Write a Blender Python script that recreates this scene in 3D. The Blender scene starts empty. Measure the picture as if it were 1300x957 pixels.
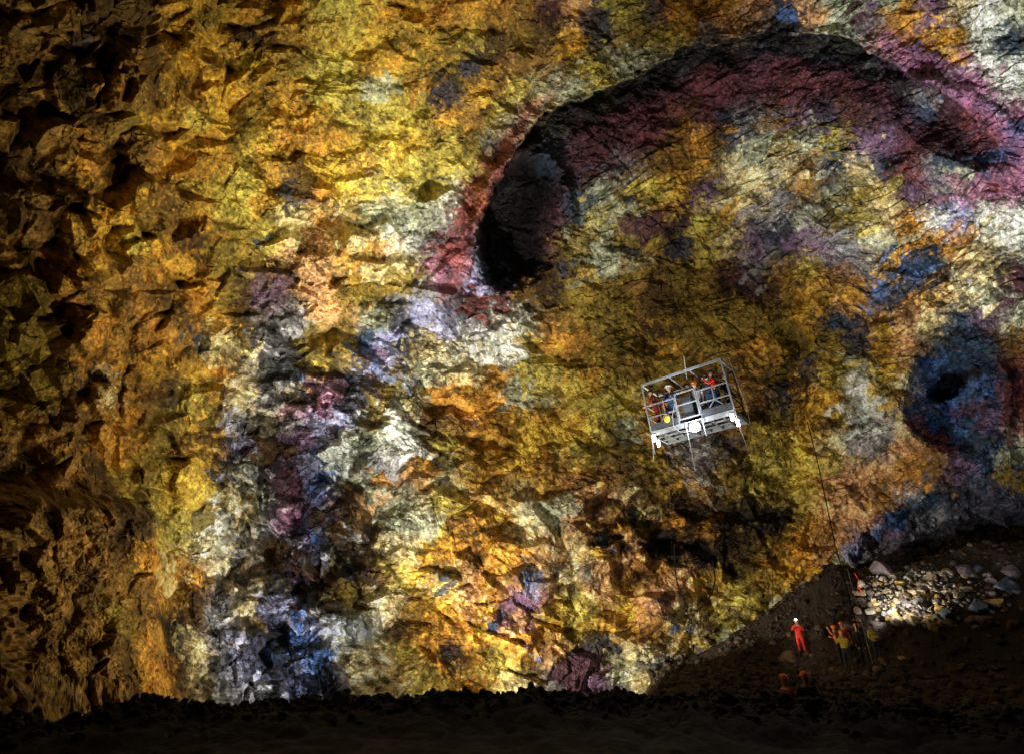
import bpy, bmesh, math, random, time
import numpy as np
from mathutils import Vector, Matrix, noise as mnoise
T0 = time.time()
R = math.radians
random.seed(7)
sc = bpy.context.scene
COL = sc.collection

# ------------------------------------------------------------------ camera
EYE = np.array([0, 0, 2.1]); PITCH = R(25); FPX = 650.0
VR = np.array([1, 0, 0.]); VF = np.array([0, math.cos(PITCH), math.sin(PITCH)]); VU = np.array([0, -math.sin(PITCH), math.cos(PITCH)])
cd = bpy.data.cameras.new('camera'); cam = bpy.data.objects.new('camera', cd); COL.objects.link(cam)
cam.location = EYE; cam.rotation_euler = (R(90) + PITCH, 0, 0)
cd.sensor_width = 36; cd.lens = 18; cd.clip_end = 300; cd.clip_start = .1
sc.camera = cam

def ray(X, Y):
    d = FPX * VF + (X - 650) * VR - (Y - 478.5) * VU
    return d / np.linalg.norm(d)
def at(X, Y, dist):
    return EYE + ray(X, Y) * dist
def proj(p):
    v = p - EYE; z = v @ VF
    return 650 + FPX * (v @ VR) / z, 478.5 - FPX * (v @ VU) / z

# ------------------------------------------------------------------ helpers
def link(name, mesh, mats=(), parent=None):
    o = bpy.data.objects.new(name, mesh); COL.objects.link(o)
    for m in mats: mesh.materials.append(m)
    if parent: o.parent = parent
    return o
def tag(o, label=None, cat=None, group=None, kind=None):
    if label: o['label'] = label
    if cat: o['category'] = cat
    if group: o['group'] = group
    if kind: o['kind'] = kind
    return o
def empty(name, loc, rz=0, label=None, cat=None, group=None):
    o = bpy.data.objects.new(name, None); COL.objects.link(o)
    o.empty_display_size = .2
    o.location = loc; o.rotation_euler = (0, 0, rz)
    return tag(o, label, cat, group)
class MB:
    def __init__(s): s.bm = bmesh.new()
    def box(s, c, d, rot=None):
        m = Matrix.Translation(c) @ (rot.to_4x4() if rot else Matrix()) @ Matrix.Diagonal((d[0], d[1], d[2], 1))
        bmesh.ops.create_cube(s.bm, size=1, matrix=m); return s
    def tube(s, a, b, r, seg=8, r2=None):
        a = Vector(a); b = Vector(b); d = b - a
        q = d.to_track_quat('Z', 'Y').to_matrix().to_4x4()
        bmesh.ops.create_cone(s.bm, cap_ends=True, segments=seg, radius1=r, radius2=r if r2 is None else r2, depth=d.length,
                              matrix=Matrix.Translation((a + b) / 2) @ q); return s
    def bar(s, a, b, w, h=None):
        a = Vector(a); b = Vector(b); d = b - a; h = h or w
        q = d.to_track_quat('X', 'Z').to_matrix()
        return s.box((a + b) / 2, (d.length, w, h), q)
    def ball(s, c, r, seg=12, sc_=(1, 1, 1)):
        bmesh.ops.create_uvsphere(s.bm, u_segments=seg, v_segments=max(6, seg // 2 + 2), radius=r,
                                  matrix=Matrix.Translation(c) @ Matrix.Diagonal((*sc_, 1))); return s
    def path(s, pts, r, seg=6):
        for a, b in zip(pts[:-1], pts[1:]): s.tube(a, b, r, seg)
        return s
    def build(s, name, mat, parent=None, bev=0, smooth=False):
        if bev: bmesh.ops.bevel(s.bm, geom=[e for e in s.bm.edges], offset=bev, segments=1, affect='EDGES')
        me = bpy.data.meshes.new(name); s.bm.to_mesh(me); s.bm.free()
        if smooth:
            for p in me.polygons: p.use_smooth = True
        return link(name, me, [mat], parent)

def lin(c):
    c = np.asarray(c, float) / 255
    return np.where(c <= .04045, c / 12.92, ((c + .055) / 1.055) ** 2.4)

# ------------------------------------------------------------------ materials
def mat(name, col, rough=.6, metal=0, noise=.25, nscale=8, bump=.1, emit=None, estr=0, spec=.4):
    m = bpy.data.materials.new(name); m.use_nodes = True
    nt = m.node_tree; b = nt.nodes['Principled BSDF']
    b.inputs['Roughness'].default_value = rough; b.inputs['Metallic'].default_value = metal
    b.inputs['Specular IOR Level'].default_value = spec
    tc = nt.nodes.new('ShaderNodeTexCoord'); n = nt.nodes.new('ShaderNodeTexNoise')
    n.inputs['Scale'].default_value = nscale; n.inputs['Detail'].default_value = 6
    nt.links.new(tc.outputs['Object'], n.inputs['Vector'])
    mr = nt.nodes.new('ShaderNodeMapRange'); mr.inputs['From Min'].default_value = .3; mr.inputs['From Max'].default_value = .7
    mr.inputs['To Min'].default_value = 1 - noise; mr.inputs['To Max'].default_value = 1 + noise
    nt.links.new(n.outputs['Fac'], mr.inputs['Value'])
    mx = nt.nodes.new('ShaderNodeVectorMath'); mx.operation = 'SCALE'
    mx.inputs[0].default_value = tuple(col); nt.links.new(mr.outputs[0], mx.inputs['Scale'])
    nt.links.new(mx.outputs[0], b.inputs['Base Color'])
    if bump:
        bp = nt.nodes.new('ShaderNodeBump'); bp.inputs['Strength'].default_value = bump; bp.inputs['Distance'].default_value = .02
        nt.links.new(n.outputs['Fac'], bp.inputs['Height']); nt.links.new(bp.outputs[0], b.inputs['Normal'])
    if emit:
        b.inputs['Emission Color'].default_value = (*emit, 1); b.inputs['Emission Strength'].default_value = estr
    return m

def rock_mat(name, attr='mineral', scale=5.0, bump=.35, dist=.15, sat=1.0, basecol=None, wet=.55):
    """mineral-stained rock: vertex mineral colour x several octaves of grain, grain bump, damp patches"""
    m = bpy.data.materials.new(name); m.use_nodes = True
    nt = m.node_tree; N = nt.nodes; L = nt.links; b = N['Principled BSDF']
    tc = N.new('ShaderNodeTexCoord')
    if basecol is None:
        a = N.new('ShaderNodeAttribute'); a.attribute_name = attr; c = a.outputs['Color']
    else:
        a = N.new('ShaderNodeRGB'); a.outputs[0].default_value = (*basecol, 1); c = a.outputs[0]
    def noise(s, det=8, rough=.65, dis=0):
        n = N.new('ShaderNodeTexNoise'); n.inputs['Scale'].default_value = s; n.inputs['Detail'].default_value = det
        n.inputs['Roughness'].default_value = rough; n.inputs['Distortion'].default_value = dis
        L.new(tc.outputs['Object'], n.inputs['Vector']); return n
    n1 = noise(scale, 10, .7, .4); n2 = noise(scale * .22, 4, .6, 1.0)
    mr = N.new('ShaderNodeMapRange'); L.new(n1.outputs['Fac'], mr.inputs['Value'])
    mr.inputs['From Min'].default_value = .33; mr.inputs['From Max'].default_value = .67
    mr.inputs['To Min'].default_value = .42; mr.inputs['To Max'].default_value = 1.5
    sc_ = N.new('ShaderNodeVectorMath'); sc_.operation = 'SCALE'
    L.new(c, sc_.inputs[0]); L.new(mr.outputs[0], sc_.inputs['Scale'])
    # slight hue drift from the coarse noise colour
    hs = N.new('ShaderNodeHueSaturation'); L.new(sc_.outputs[0], hs.inputs['Color'])
    mh = N.new('ShaderNodeMapRange'); L.new(n2.outputs['Fac'], mh.inputs['Value'])
    mh.inputs['From Min'].default_value = .3; mh.inputs['From Max'].default_value = .7
    mh.inputs['To Min'].default_value = .485; mh.inputs['To Max'].default_value = .515
    L.new(mh.outputs[0], hs.inputs['Hue']); hs.inputs['Saturation'].default_value = sat
    L.new(hs.outputs[0], b.inputs['Base Color'])
    rr = N.new('ShaderNodeMapRange'); L.new(n2.outputs['Fac'], rr.inputs['Value'])
    rr.inputs['From Min'].default_value = .35; rr.inputs['From Max'].default_value = .65
    rr.inputs['To Min'].default_value = wet; rr.inputs['To Max'].default_value = .85
    L.new(rr.outputs[0], b.inputs['Roughness']); b.inputs['Specular IOR Level'].default_value = .3
    bp = N.new('ShaderNodeBump'); bp.inputs['Strength'].default_value = bump; bp.inputs['Distance'].default_value = dist
    L.new(n1.outputs['Fac'], bp.inputs['Height']); L.new(bp.outputs[0], b.inputs['Normal'])
    return m

M = dict(
    wall=rock_mat('mineral_rock', scale=5.5, bump=.5, dist=.12, sat=1.0, wet=.42),
    ground=rock_mat('cinder_ground', scale=7, bump=.6, dist=.1, wet=.7),
    rubble=rock_mat('dark_rubble', scale=7, bump=.5, dist=.06, wet=.7),
    back=rock_mat('dark_basalt', basecol=(.06, .045, .03), scale=.8, bump=.6, dist=.5, wet=.7),
    steel=mat('galvanised_steel', (.29, .32, .35), .5, .2, .25, 6),
    deck=mat('deck_plate', (.07, .07, .08), .5, .5, .3, 4),
    mesh=mat('panel_grey', (.075, .085, .10), .6, .3, .2, 5),
    lamp=mat('lamp_glass', (.9, .9, .9), .2, emit=(1, .97, 1.0), estr=60),
    lampw=mat('lamp_glass_warm', (.9, .9, .85), .2, emit=(1, .9, .72), estr=18),
    head=mat('headlamp_glass', (.9, .9, .9), .2, emit=(.75, .88, 1), estr=60),
    black=mat('black_rubber', (.015, .015, .017), .6),
    cable=mat('wire_rope', (.45, .42, .38), .45, .4),
    dcable=mat('dark_rope', (.012, .010, .008), .95, spec=.1),
    skin=mat('skin', (.50, .30, .20), .55, noise=.08, bump=0),
    navy=mat('navy_cloth', (.025, .06, .14), .85), red=mat('red_cloth', (.72, .035, .02), .8),
    wine=mat('dark_red_cloth', (.20, .02, .018), .85), orange=mat('orange_cloth', (.62, .17, .03), .8),
    yellow=mat('yellow_cloth', (.62, .50, .05), .8), dark=mat('dark_cloth', (.03, .032, .04), .9),
    grey=mat('grey_cloth', (.28, .28, .30), .85), boots=mat('boot_leather', (.025, .02, .016), .7),
    helm_o=mat('orange_helmet', (.75, .16, .02), .35, noise=.05), helm_w=mat('pale_helmet', (.6, .6, .58), .35, noise=.05),
    helm_d=mat('dark_helmet', (.10, .03, .03), .4, noise=.05),
    eye=mat('eye', (.02, .015, .01), .2), hair=mat('hair', (.04, .025, .015), .8),
)

# ------------------------------------------------------------------ numpy noise
def H(ix, iy, s):
    h = (ix.astype(np.uint32) * np.uint32(374761393) + iy.astype(np.uint32) * np.uint32(668265263) + np.uint32((s * 2246822519) & 0xffffffff))
    h = (h ^ (h >> np.uint32(13))) * np.uint32(1274126177)
    h ^= h >> np.uint32(16)
    h = h * np.uint32(2654435769); h ^= h >> np.uint32(15)
    return (h & np.uint32(0xffffff)).astype(np.float32) / np.float32(16777216)
def vn(x, y, s):
    x0 = np.floor(x); y0 = np.floor(y); fx = x - x0; fy = y - y0
    ix = x0.astype(np.int64); iy = y0.astype(np.int64)
    u = fx * fx * fx * (fx * (fx * 6 - 15) + 10); v = fy * fy * fy * (fy * (fy * 6 - 15) + 10)
    a = H(ix, iy, s); b = H(ix + 1, iy, s); c = H(ix, iy + 1, s); d = H(ix + 1, iy + 1, s)
    return (a + (b - a) * u) * (1 - v) + (c + (d - c) * u) * v
def fbm(x, y, s, oc=4, g=.5):
    t = 0; a = 1; n = 0
    for i in range(oc):
        t = t + a * (vn(x * 2 ** i + 17.3 * i, y * 2 ** i - 9.1 * i, s + i) - .5); n += a; a *= g
    return t / n * 2
def ridge(x, y, s, oc=4):
    t = 0; a = 1; n = 0
    for i in range(oc):
        t = t + a * (1 - np.abs(vn(x * 2 ** i + 5 * i, y * 2 ** i, s + i) * 2 - 1)) ** 2; n += a; a *= .55
    return t / n
def voro(x, y, s, jit=.9):
    """cellular noise: returns F1, F2-F1, cell hash ix, iy, offset to seed"""
    x0 = np.floor(x).astype(np.int64); y0 = np.floor(y).astype(np.int64)
    F1 = np.full(x.shape, 9., np.float32); F2 = F1.copy()
    bx = x0.copy(); by = y0.copy(); dx = np.zeros(x.shape, np.float32); dy = dx.copy()
    for j in (-1, 0, 1):
        for i in (-1, 0, 1):
            cx = x0 + i; cy = y0 + j
            px = cx + .5 + (H(cx, cy, s) - .5) * jit; py = cy + .5 + (H(cx, cy, s + 57) - .5) * jit
            ex = (x - px).astype(np.float32); ey = (y - py).astype(np.float32)
            d = np.sqrt(ex * ex + ey * ey)
            m = d < F1
            F2 = np.where(m, F1, np.minimum(F2, d)); F1 = np.where(m, d, F1)
            bx = np.where(m, cx, bx); by = np.where(m, cy, by); dx = np.where(m, ex, dx); dy = np.where(m, ey, dy)
    return F1, F2 - F1, bx, by, dx, dy
def facets(x, y, s, tilt=1.0):
    F1, e, ix, iy, dx, dy = voro(x, y, s)
    gx = (H(ix, iy, s + 11) - .5) * 2 * tilt; gy = (H(ix, iy, s + 12) - .5) * 2 * tilt
    h = (H(ix, iy, s + 13) - .5) + gx * dx + gy * dy
    return h, e, ix, iy, dx, dy
def blocks(x, y, s, top=.55, side=1.5, nside=4):
    """heap of overlapping angular blocks: each cell is a tilted face cut off by steep flanks; the highest block wins"""
    x0 = np.floor(x).astype(np.int64); y0 = np.floor(y).astype(np.int64)
    best = np.full(x.shape, -9., np.float32); sec = best.copy(); bx = x0.copy(); by = y0.copy(); dx = np.zeros(x.shape, np.float32); dy = dx.copy()
    for j in (-1, 0, 1):
        for i in (-1, 0, 1):
            cx = x0 + i; cy = y0 + j
            ex = (x - (cx + .5 + (H(cx, cy, s) - .5) * .95)).astype(np.float32); ey = (y - (cy + .5 + (H(cx, cy, s + 57) - .5) * .95)).astype(np.float32)
            h = .55 * (H(cx, cy, s + 13) - .5) + ((H(cx, cy, s + 11) - .5) * ex + (H(cx, cy, s + 12) - .5) * ey) * 2 * top
            h = h.astype(np.float32)
            a0 = H(cx, cy, s + 20) * 6.283
            for k in range(nside):
                a = a0 + (k + .7 * (H(cx, cy, s + 21 + k) - .5)) * (6.283 / nside)
                w = .22 + .30 * H(cx, cy, s + 31 + k); st_ = side * (.5 + H(cx, cy, s + 41 + k))
                h = np.minimum(h, .3 - st_ * (np.cos(a) * ex + np.sin(a) * ey - w))
            m = h > best
            sec = np.where(m, best, np.maximum(sec, h)); best = np.where(m, h, best)
            bx = np.where(m, cx, bx); by = np.where(m, cy, by); dx = np.where(m, ex, dx); dy = np.where(m, ey, dy)
    return np.maximum(best, -1.2), best - sec, bx, by, dx, dy
def ss(a, b, x):
    t = np.clip((x - a) / (b - a), 0, 1); return t * t * (3 - 2 * t)
def ell(X, Y, cx, cy, rx, ry, ang=0):
    a = R(ang); c, s = math.cos(a), math.sin(a)
    u = ((X - cx) * c + (Y - cy) * s) / rx; v = (-(X - cx) * s + (Y - cy) * c) / ry
    return np.sqrt(u * u + v * v)
def gau(X, Y, cx, cy, rx, ry, ang=0):
    return np.exp(-ell(X, Y, cx, cy, rx, ry, ang) ** 2)
def grid_sample(G, X, Y, step, off=.5):
    """smooth bilinear sample of a small table spread over the wall chart"""
    G = np.asarray(G, np.float32); h, w = G.shape[:2]
    gx = np.clip(X / step - off, 0, w - 1.001); gy = np.clip(Y / step - off, 0, h - 1.001)
    i = gx.astype(int); j = gy.astype(int); u = gx - i; v = gy - j
    if G.ndim == 3: u = u[:, None]; v = v[:, None]
    return (G[j, i] * (1 - u) + G[j, i + 1] * u) * (1 - v) + (G[j + 1, i] * (1 - u) + G[j + 1, i + 1] * u) * v

# ------------------------------------------------------------------ mineral colours of the wall, with some cleft shade painted in
PAL = dict(K=(30, 26, 27), N=(80, 58, 28), B=(130, 98, 46), O=(188, 136, 54), G=(184, 142, 52), Y=(220, 184, 72), L=(126, 106, 42),
           V=(186, 170, 80), C=(228, 208, 150), W=(226, 230, 214), E=(172, 176, 148), A=(136, 134, 134), R=(136, 74, 68), M=(76, 46, 52),
           P=(116, 90, 116), Q=(160, 108, 132), T=(50, 68, 88), U=(78, 112, 164), I=(158, 160, 194), S=(216, 168, 116), D=(62, 62, 74))
MAP = """
BBNNNNGGLGNGVVGGGOGOBMSDVDOOOSDSEMEGPCWE
BBDBBNGGGNNGGVYLGLVNLNGDLLVASAKAEAOPGGWT
NNBOONGGGVGLVVGGLLNNBBLVEEAKKDMDKTAPPQWW
BNNOBNGOGGGGVVVVODGNVEEVKKMRRMRRMKMMAPQW
BBNBLGGVGLGGGVVVVOBVELKKMMBMDABPDBTTMMIQ
BBOBBBGGGLYOOGVYYVLEPTKKMMBODELEVPPMMMRU
NBOBBOOOLVBGYYBVVVVMKTMMABBGCECBTCTRAETQ
BNBGGBBGVVGDOYCVVWRMKKTELVGPCCABELVPPQQQ
NNGGGBBOLVLCOCEWEARKKMTVEMMVGAAELVCOWIWW
BBGOVGBNLLVSSGOWAPPKKMVELLDVCPDPAAEOOOCW
BOGBBOGOLLNBSGCCLQITKNLELBLBMABVMAGUUCCM
LOBBBNNOLNPNSLLAAPRMBNLGBNLLMMNGGOUOOCEM
LNOOBOBOGNAALSEDAIAWEBLLLNGGNLLGDSGSCTPE
LBOOBOOTCLADLLUDCCWWYOOLLNGLLOLLLDGSTTTB
LLONOGNGOCATLDILEECOVVOLBLLBBBLDVEYCUUTR
LBNCOBNVGCALQDAELBOOVEOVVLBBBBDGGWYSUKPR
BBBBOLLGNACAPIEWNBOGOGYVEGABBLLGYWACRUPR
BBBOOLNGNINNIEEWKVOGYBVLLLAADLVYCAASBPUE
NBBNLLYYNEAPUEEAOEGGGBOBNLGALVVYSSSOBPTL
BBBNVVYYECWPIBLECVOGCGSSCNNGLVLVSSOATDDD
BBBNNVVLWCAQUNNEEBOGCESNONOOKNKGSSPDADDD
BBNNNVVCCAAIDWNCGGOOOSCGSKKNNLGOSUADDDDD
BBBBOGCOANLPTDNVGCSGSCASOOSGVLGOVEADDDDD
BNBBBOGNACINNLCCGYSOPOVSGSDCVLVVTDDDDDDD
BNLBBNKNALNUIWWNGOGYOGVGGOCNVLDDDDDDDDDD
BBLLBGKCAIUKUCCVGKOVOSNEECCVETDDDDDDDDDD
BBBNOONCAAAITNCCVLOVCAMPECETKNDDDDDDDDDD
""".split()
CH = sorted(PAL); PALA = np.array([lin(PAL[c]) for c in CH], np.float32)
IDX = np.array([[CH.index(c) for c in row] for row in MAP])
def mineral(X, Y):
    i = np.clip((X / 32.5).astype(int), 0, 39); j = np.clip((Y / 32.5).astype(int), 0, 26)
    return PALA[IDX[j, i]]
PALG = PALA[IDX]
def mineral_soft(X, Y): return grid_sample(PALG, X, Y, 32.5)
def digits(t): return np.array([[int(c) for c in r] for r in t.split()], np.float32) / 9
BIG = digits("""8865431112222 8876431011112 8875543011112 8886654111122 8887654222222 7876334432332 6775444553222 5666777775211 5555777764211""")
MED = digits("""5787343222222 6775334223222 6776542333332 6777874333333 6677765333433 6776655554422 5677666776422 4678777888522 4567777764222""")
SML = digits("""3455333455555 3445345555545 3455345555555 3457656555566 4568776555555 5579976666634 5679977776433 5579966666433 5579966666433""")

# patches of another mineral, and painted shade in clefts right of centre: x, y, rx, ry, angle, colour key
PATCH = [(1155,338,38,13,-24,'T'),(1192,328,22,10,35,'T'),(1130,378,24,8,-35,'T'),(1163,365,20,6,-22,'T'),(1067,410,14,7,-20,'T'),(1085,425,13,24,-25,'D'),
  (1127,330,16,4,-50,'T'),(1285,58,22,14,0,'T'),(1108,12,16,8,10,'P'),(1135,22,14,6,8,'P'),(1010,20,22,12,-10,'D'),(1000,20,13,7,-8,'U'),(560,125,8,20,5,'D'),(602,85,9,18,25,'D'),
  (330,118,12,16,0,'D'),(353,95,60,6,-28,'L'),(332,305,10,8,0,'T'),(372,300,12,10,0,'C'),(250,82,0,0,0,'N'),(262,18,17,20,0,'L'),(300,47,17,9,-8,'N'),
  (232,606,12,20,35,'O'),(228,612,24,40,32,'Y'),(268,665,18,14,0,'W'),(262,653,10,6,0,'N'),(215,720,18,16,0,'O'),(243,433,12,14,0,'T'),(246,450,8,12,0,'K'),
  (495,433,14,22,-20,'I'),(485,447,8,10,0,'P'),(296,525,6,7,0,'I'),(650,780,30,26,0,'P'),(634,790,10,16,0,'U'),(646,795,14,10,30,'D'),(655,795,12,10,-30,'S'),
  (668,822,10,7,-10,'U'),(673,733,9,6,40,'U'),(676,748,12,9,0,'I'),(801,732,7,8,0,'U'),(836,768,10,9,-30,'P'),(770,690,10,6,0,'U'),(868,790,5,7,0,'U'),
  (345,832,18,8,0,'U'),(368,806,12,8,10,'U'),(345,772,26,10,-6,'I'),(378,830,14,6,0,'U'),(600,533,6,5,0,'I'),(538,548,14,20,10,'N'),(560,745,5,20,6,'T'),
  (487,507,10,45,18,'L'),(470,470,8,40,-28,'N'),(415,660,30,10,35,'N'),(440,640,9,40,-30,'N'),(435,690,40,18,40,'N'),(395,720,50,14,35,'N'),(350,700,26,22,0,'N'),
  (345,790,22,12,15,'N'),(352,815,14,30,10,'K'),(440,745,10,50,-32,'L'),(350,575,42,12,0,'N'),
  (1060,55,46,5,4,'E'),(1035,22,16,12,0,'S'),(1140,25,26,14,-20,'O'),(1155,45,30,9,20,'O'),(1205,68,26,10,30,'G'),(1247,42,20,32,0,'W'),
  (1262,240,8,7,0,'R'),(1215,165,72,36,25,'M'),(1245,160,34,16,30,'R'),(1170,140,18,26,30,'T'),(1140,112,34,7,32,'A'),(1180,130,30,5,38,'A'),(1225,115,50,6,38,'P'),
  (1215,203,42,8,8,'T'),(1262,205,20,10,-10,'U'),(1290,170,22,14,30,'U'),(1040,82,34,10,-20,'T'),(1000,95,34,20,-20,'R'),(990,70,40,8,0,'D'),
  (1130,85,24,10,30,'P'),(900,90,26,12,-40,'R'),(870,165,20,7,-35,'O'),(880,180,14,8,0,'O'),(790,320,14,8,0,'D'),(800,256,14,7,0,'D'),(735,310,26,12,60,'E'),
  (765,330,14,34,-25,'E'),(740,310,14,22,20,'L'),(820,285,36,20,0,'M'),(860,320,18,12,0,'D'),(985,300,24,14,-20,'D'),(1010,300,24,10,-30,'P'),(905,405,60,36,0,'L'),
  (770,390,40,34,0,'L'),(830,380,30,20,0,'N'),(1222,508,52,60,10,'U'),(1185,500,40,44,0,'U'),(1225,470,34,18,0,'T'),(1245,560,30,24,-20,'T'),(1168,520,12,30,20,'I'),(1225,520,24,12,-30,'P'),(1250,525,12,20,0,'P'),
  (1200,488,12,22,28,'K'),(1222,480,26,6,-28,'K'),(1186,500,10,12,0,'K'),(1288,520,9,46,0,'M'),(1165,540,20,10,20,'R'),(1190,560,22,10,20,'R'),(1105,515,20,16,0,'W'),(1082,528,14,12,0,'W'),
  (1082,500,8,10,0,'W'),(1150,490,24,10,10,'C'),(1175,500,0,0,0,'C'),(1042,588,40,8,-10,'V'),(990,590,40,12,0,'V'),(1140,500,14,8,20,'L'),(1060,540,16,10,30,'N'),
  (930,655,95,15,2,'K'),(960,640,30,6,10,'K'),(962,655,7,6,0,'L'),(850,690,60,15,-8,'K'),(895,700,40,11,25,'K'),(800,655,14,12,0,'K'),(770,685,22,5,-10,'K'),(730,645,0,0,0,'K'),  # K bands: shade of the overhung clefts put into the colour
  (1150,648,46,8,-26,'T'),(1125,672,40,7,-35,'U'),(1060,720,30,10,-38,'E'),(1090,690,34,9,-42,'I'),(1010,760,44,12,-36,'E'),(940,812,44,14,-30,'E'),(860,845,50,16,-12,'T'),(900,830,30,12,-20,'D'),
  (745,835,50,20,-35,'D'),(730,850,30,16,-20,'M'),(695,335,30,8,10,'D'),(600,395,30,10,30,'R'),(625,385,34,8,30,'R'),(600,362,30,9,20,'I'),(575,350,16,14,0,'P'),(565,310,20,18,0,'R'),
  (590,275,18,16,-40,'R'),(605,250,20,10,-50,'O'),(540,338,20,10,-10,'Q'),(507,228,0,0,0,'E'),(375,560,16,12,40,'P'),(400,540,12,18,10,'I'),(385,625,16,16,0,'P'),(390,602,10,30,10,'I'),
  (365,620,22,26,-20,'M'),(430,575,24,20,0,'W'),(480,590,34,20,10,'A'),(490,612,24,8,15,'O'),(470,640,20,12,-30,'S'),(690,650,24,16,5,'E'),(700,665,18,10,0,'W'),(710,640,30,8,-5,'E'),
  (455,130,36,24,0,'V'),(425,115,34,30,0,'V'),(480,115,30,16,0,'E'),(460,150,30,5,5,'L'),(480,240,36,12,0,'V'),(520,255,40,30,-40,'E'),(540,230,40,30,-35,'V'),(500,280,0,0,0,'C'),
  (395,345,24,24,0,'S'),(455,300,26,18,0,'C'),(410,400,26,18,10,'S'),(368,300,14,12,0,'C'),(375,225,20,30,0,'N'),(362,250,10,20,0,'D'),(405,430,30,20,0,'L'),(440,405,20,18,0,'L'),
  (505,360,26,14,0,'L'),(480,370,26,12,0,'L'),(530,395,24,16,0,'I'),(560,420,20,12,0,'I'),(620,450,60,10,-5,'W'),(580,470,26,14,0,'C'),(600,500,60,12,0,'O'),(610,520,44,16,0,'O'),
  (655,500,20,26,0,'E'),(690,470,34,30,0,'V'),(735,500,20,24,0,'V'),(775,520,34,16,0,'V'),(830,500,0,0,0,'V'),(715,550,30,16,0,'Y'),(675,545,24,14,0,'Y'),(815,548,10,8,0,'G')]

ARCH = np.array([(560,395),(596,345),(602,320),(606,295),(620,262),(637,228),(655,190),(685,152),(725,130),(755,120),(800,100),(822,97),(833,84),(855,71),(887,57),(905,59),(948,45),
                 (975,43),(1025,45),(1075,51),(1100,66),(1135,82),(1165,100),(1195,118),(1225,142),(1252,172),(1285,205)], float)
def polydist(X, Y, P):
    best = np.full(X.shape, 1e9); side = np.zeros(X.shape)
    for (ax, ay), (bx, by) in zip(P[:-1], P[1:]):
        ex, ey = bx - ax, by - ay; t = np.clip(((X - ax) * ex + (Y - ay) * ey) / (ex * ex + ey * ey), 0, 1)
        qx = X - ax - t * ex; qy = Y - ay - t * ey; d = qx * qx + qy * qy
        m = d < best; best = np.where(m, d, best); side = np.where(m, ex * qy - ey * qx, side)
    return np.sqrt(best) * np.sign(side)      # >0 below / right of the curve

# ------------------------------------------------------------------ the chamber
P0 = np.array([1.0, 2.0, 3.4])
EC = np.array([6., 14., 11.]); ER = np.array([29., 34., 26.])
def ellipsoid_t(o, d):
    a = ((d / ER) ** 2).sum(-1); q = (o - EC) / ER; b = (q * (d / ER)).sum(-1); c = (q * q).sum() - 1
    return (-b + np.sqrt(b * b - a * c)) / a

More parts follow.
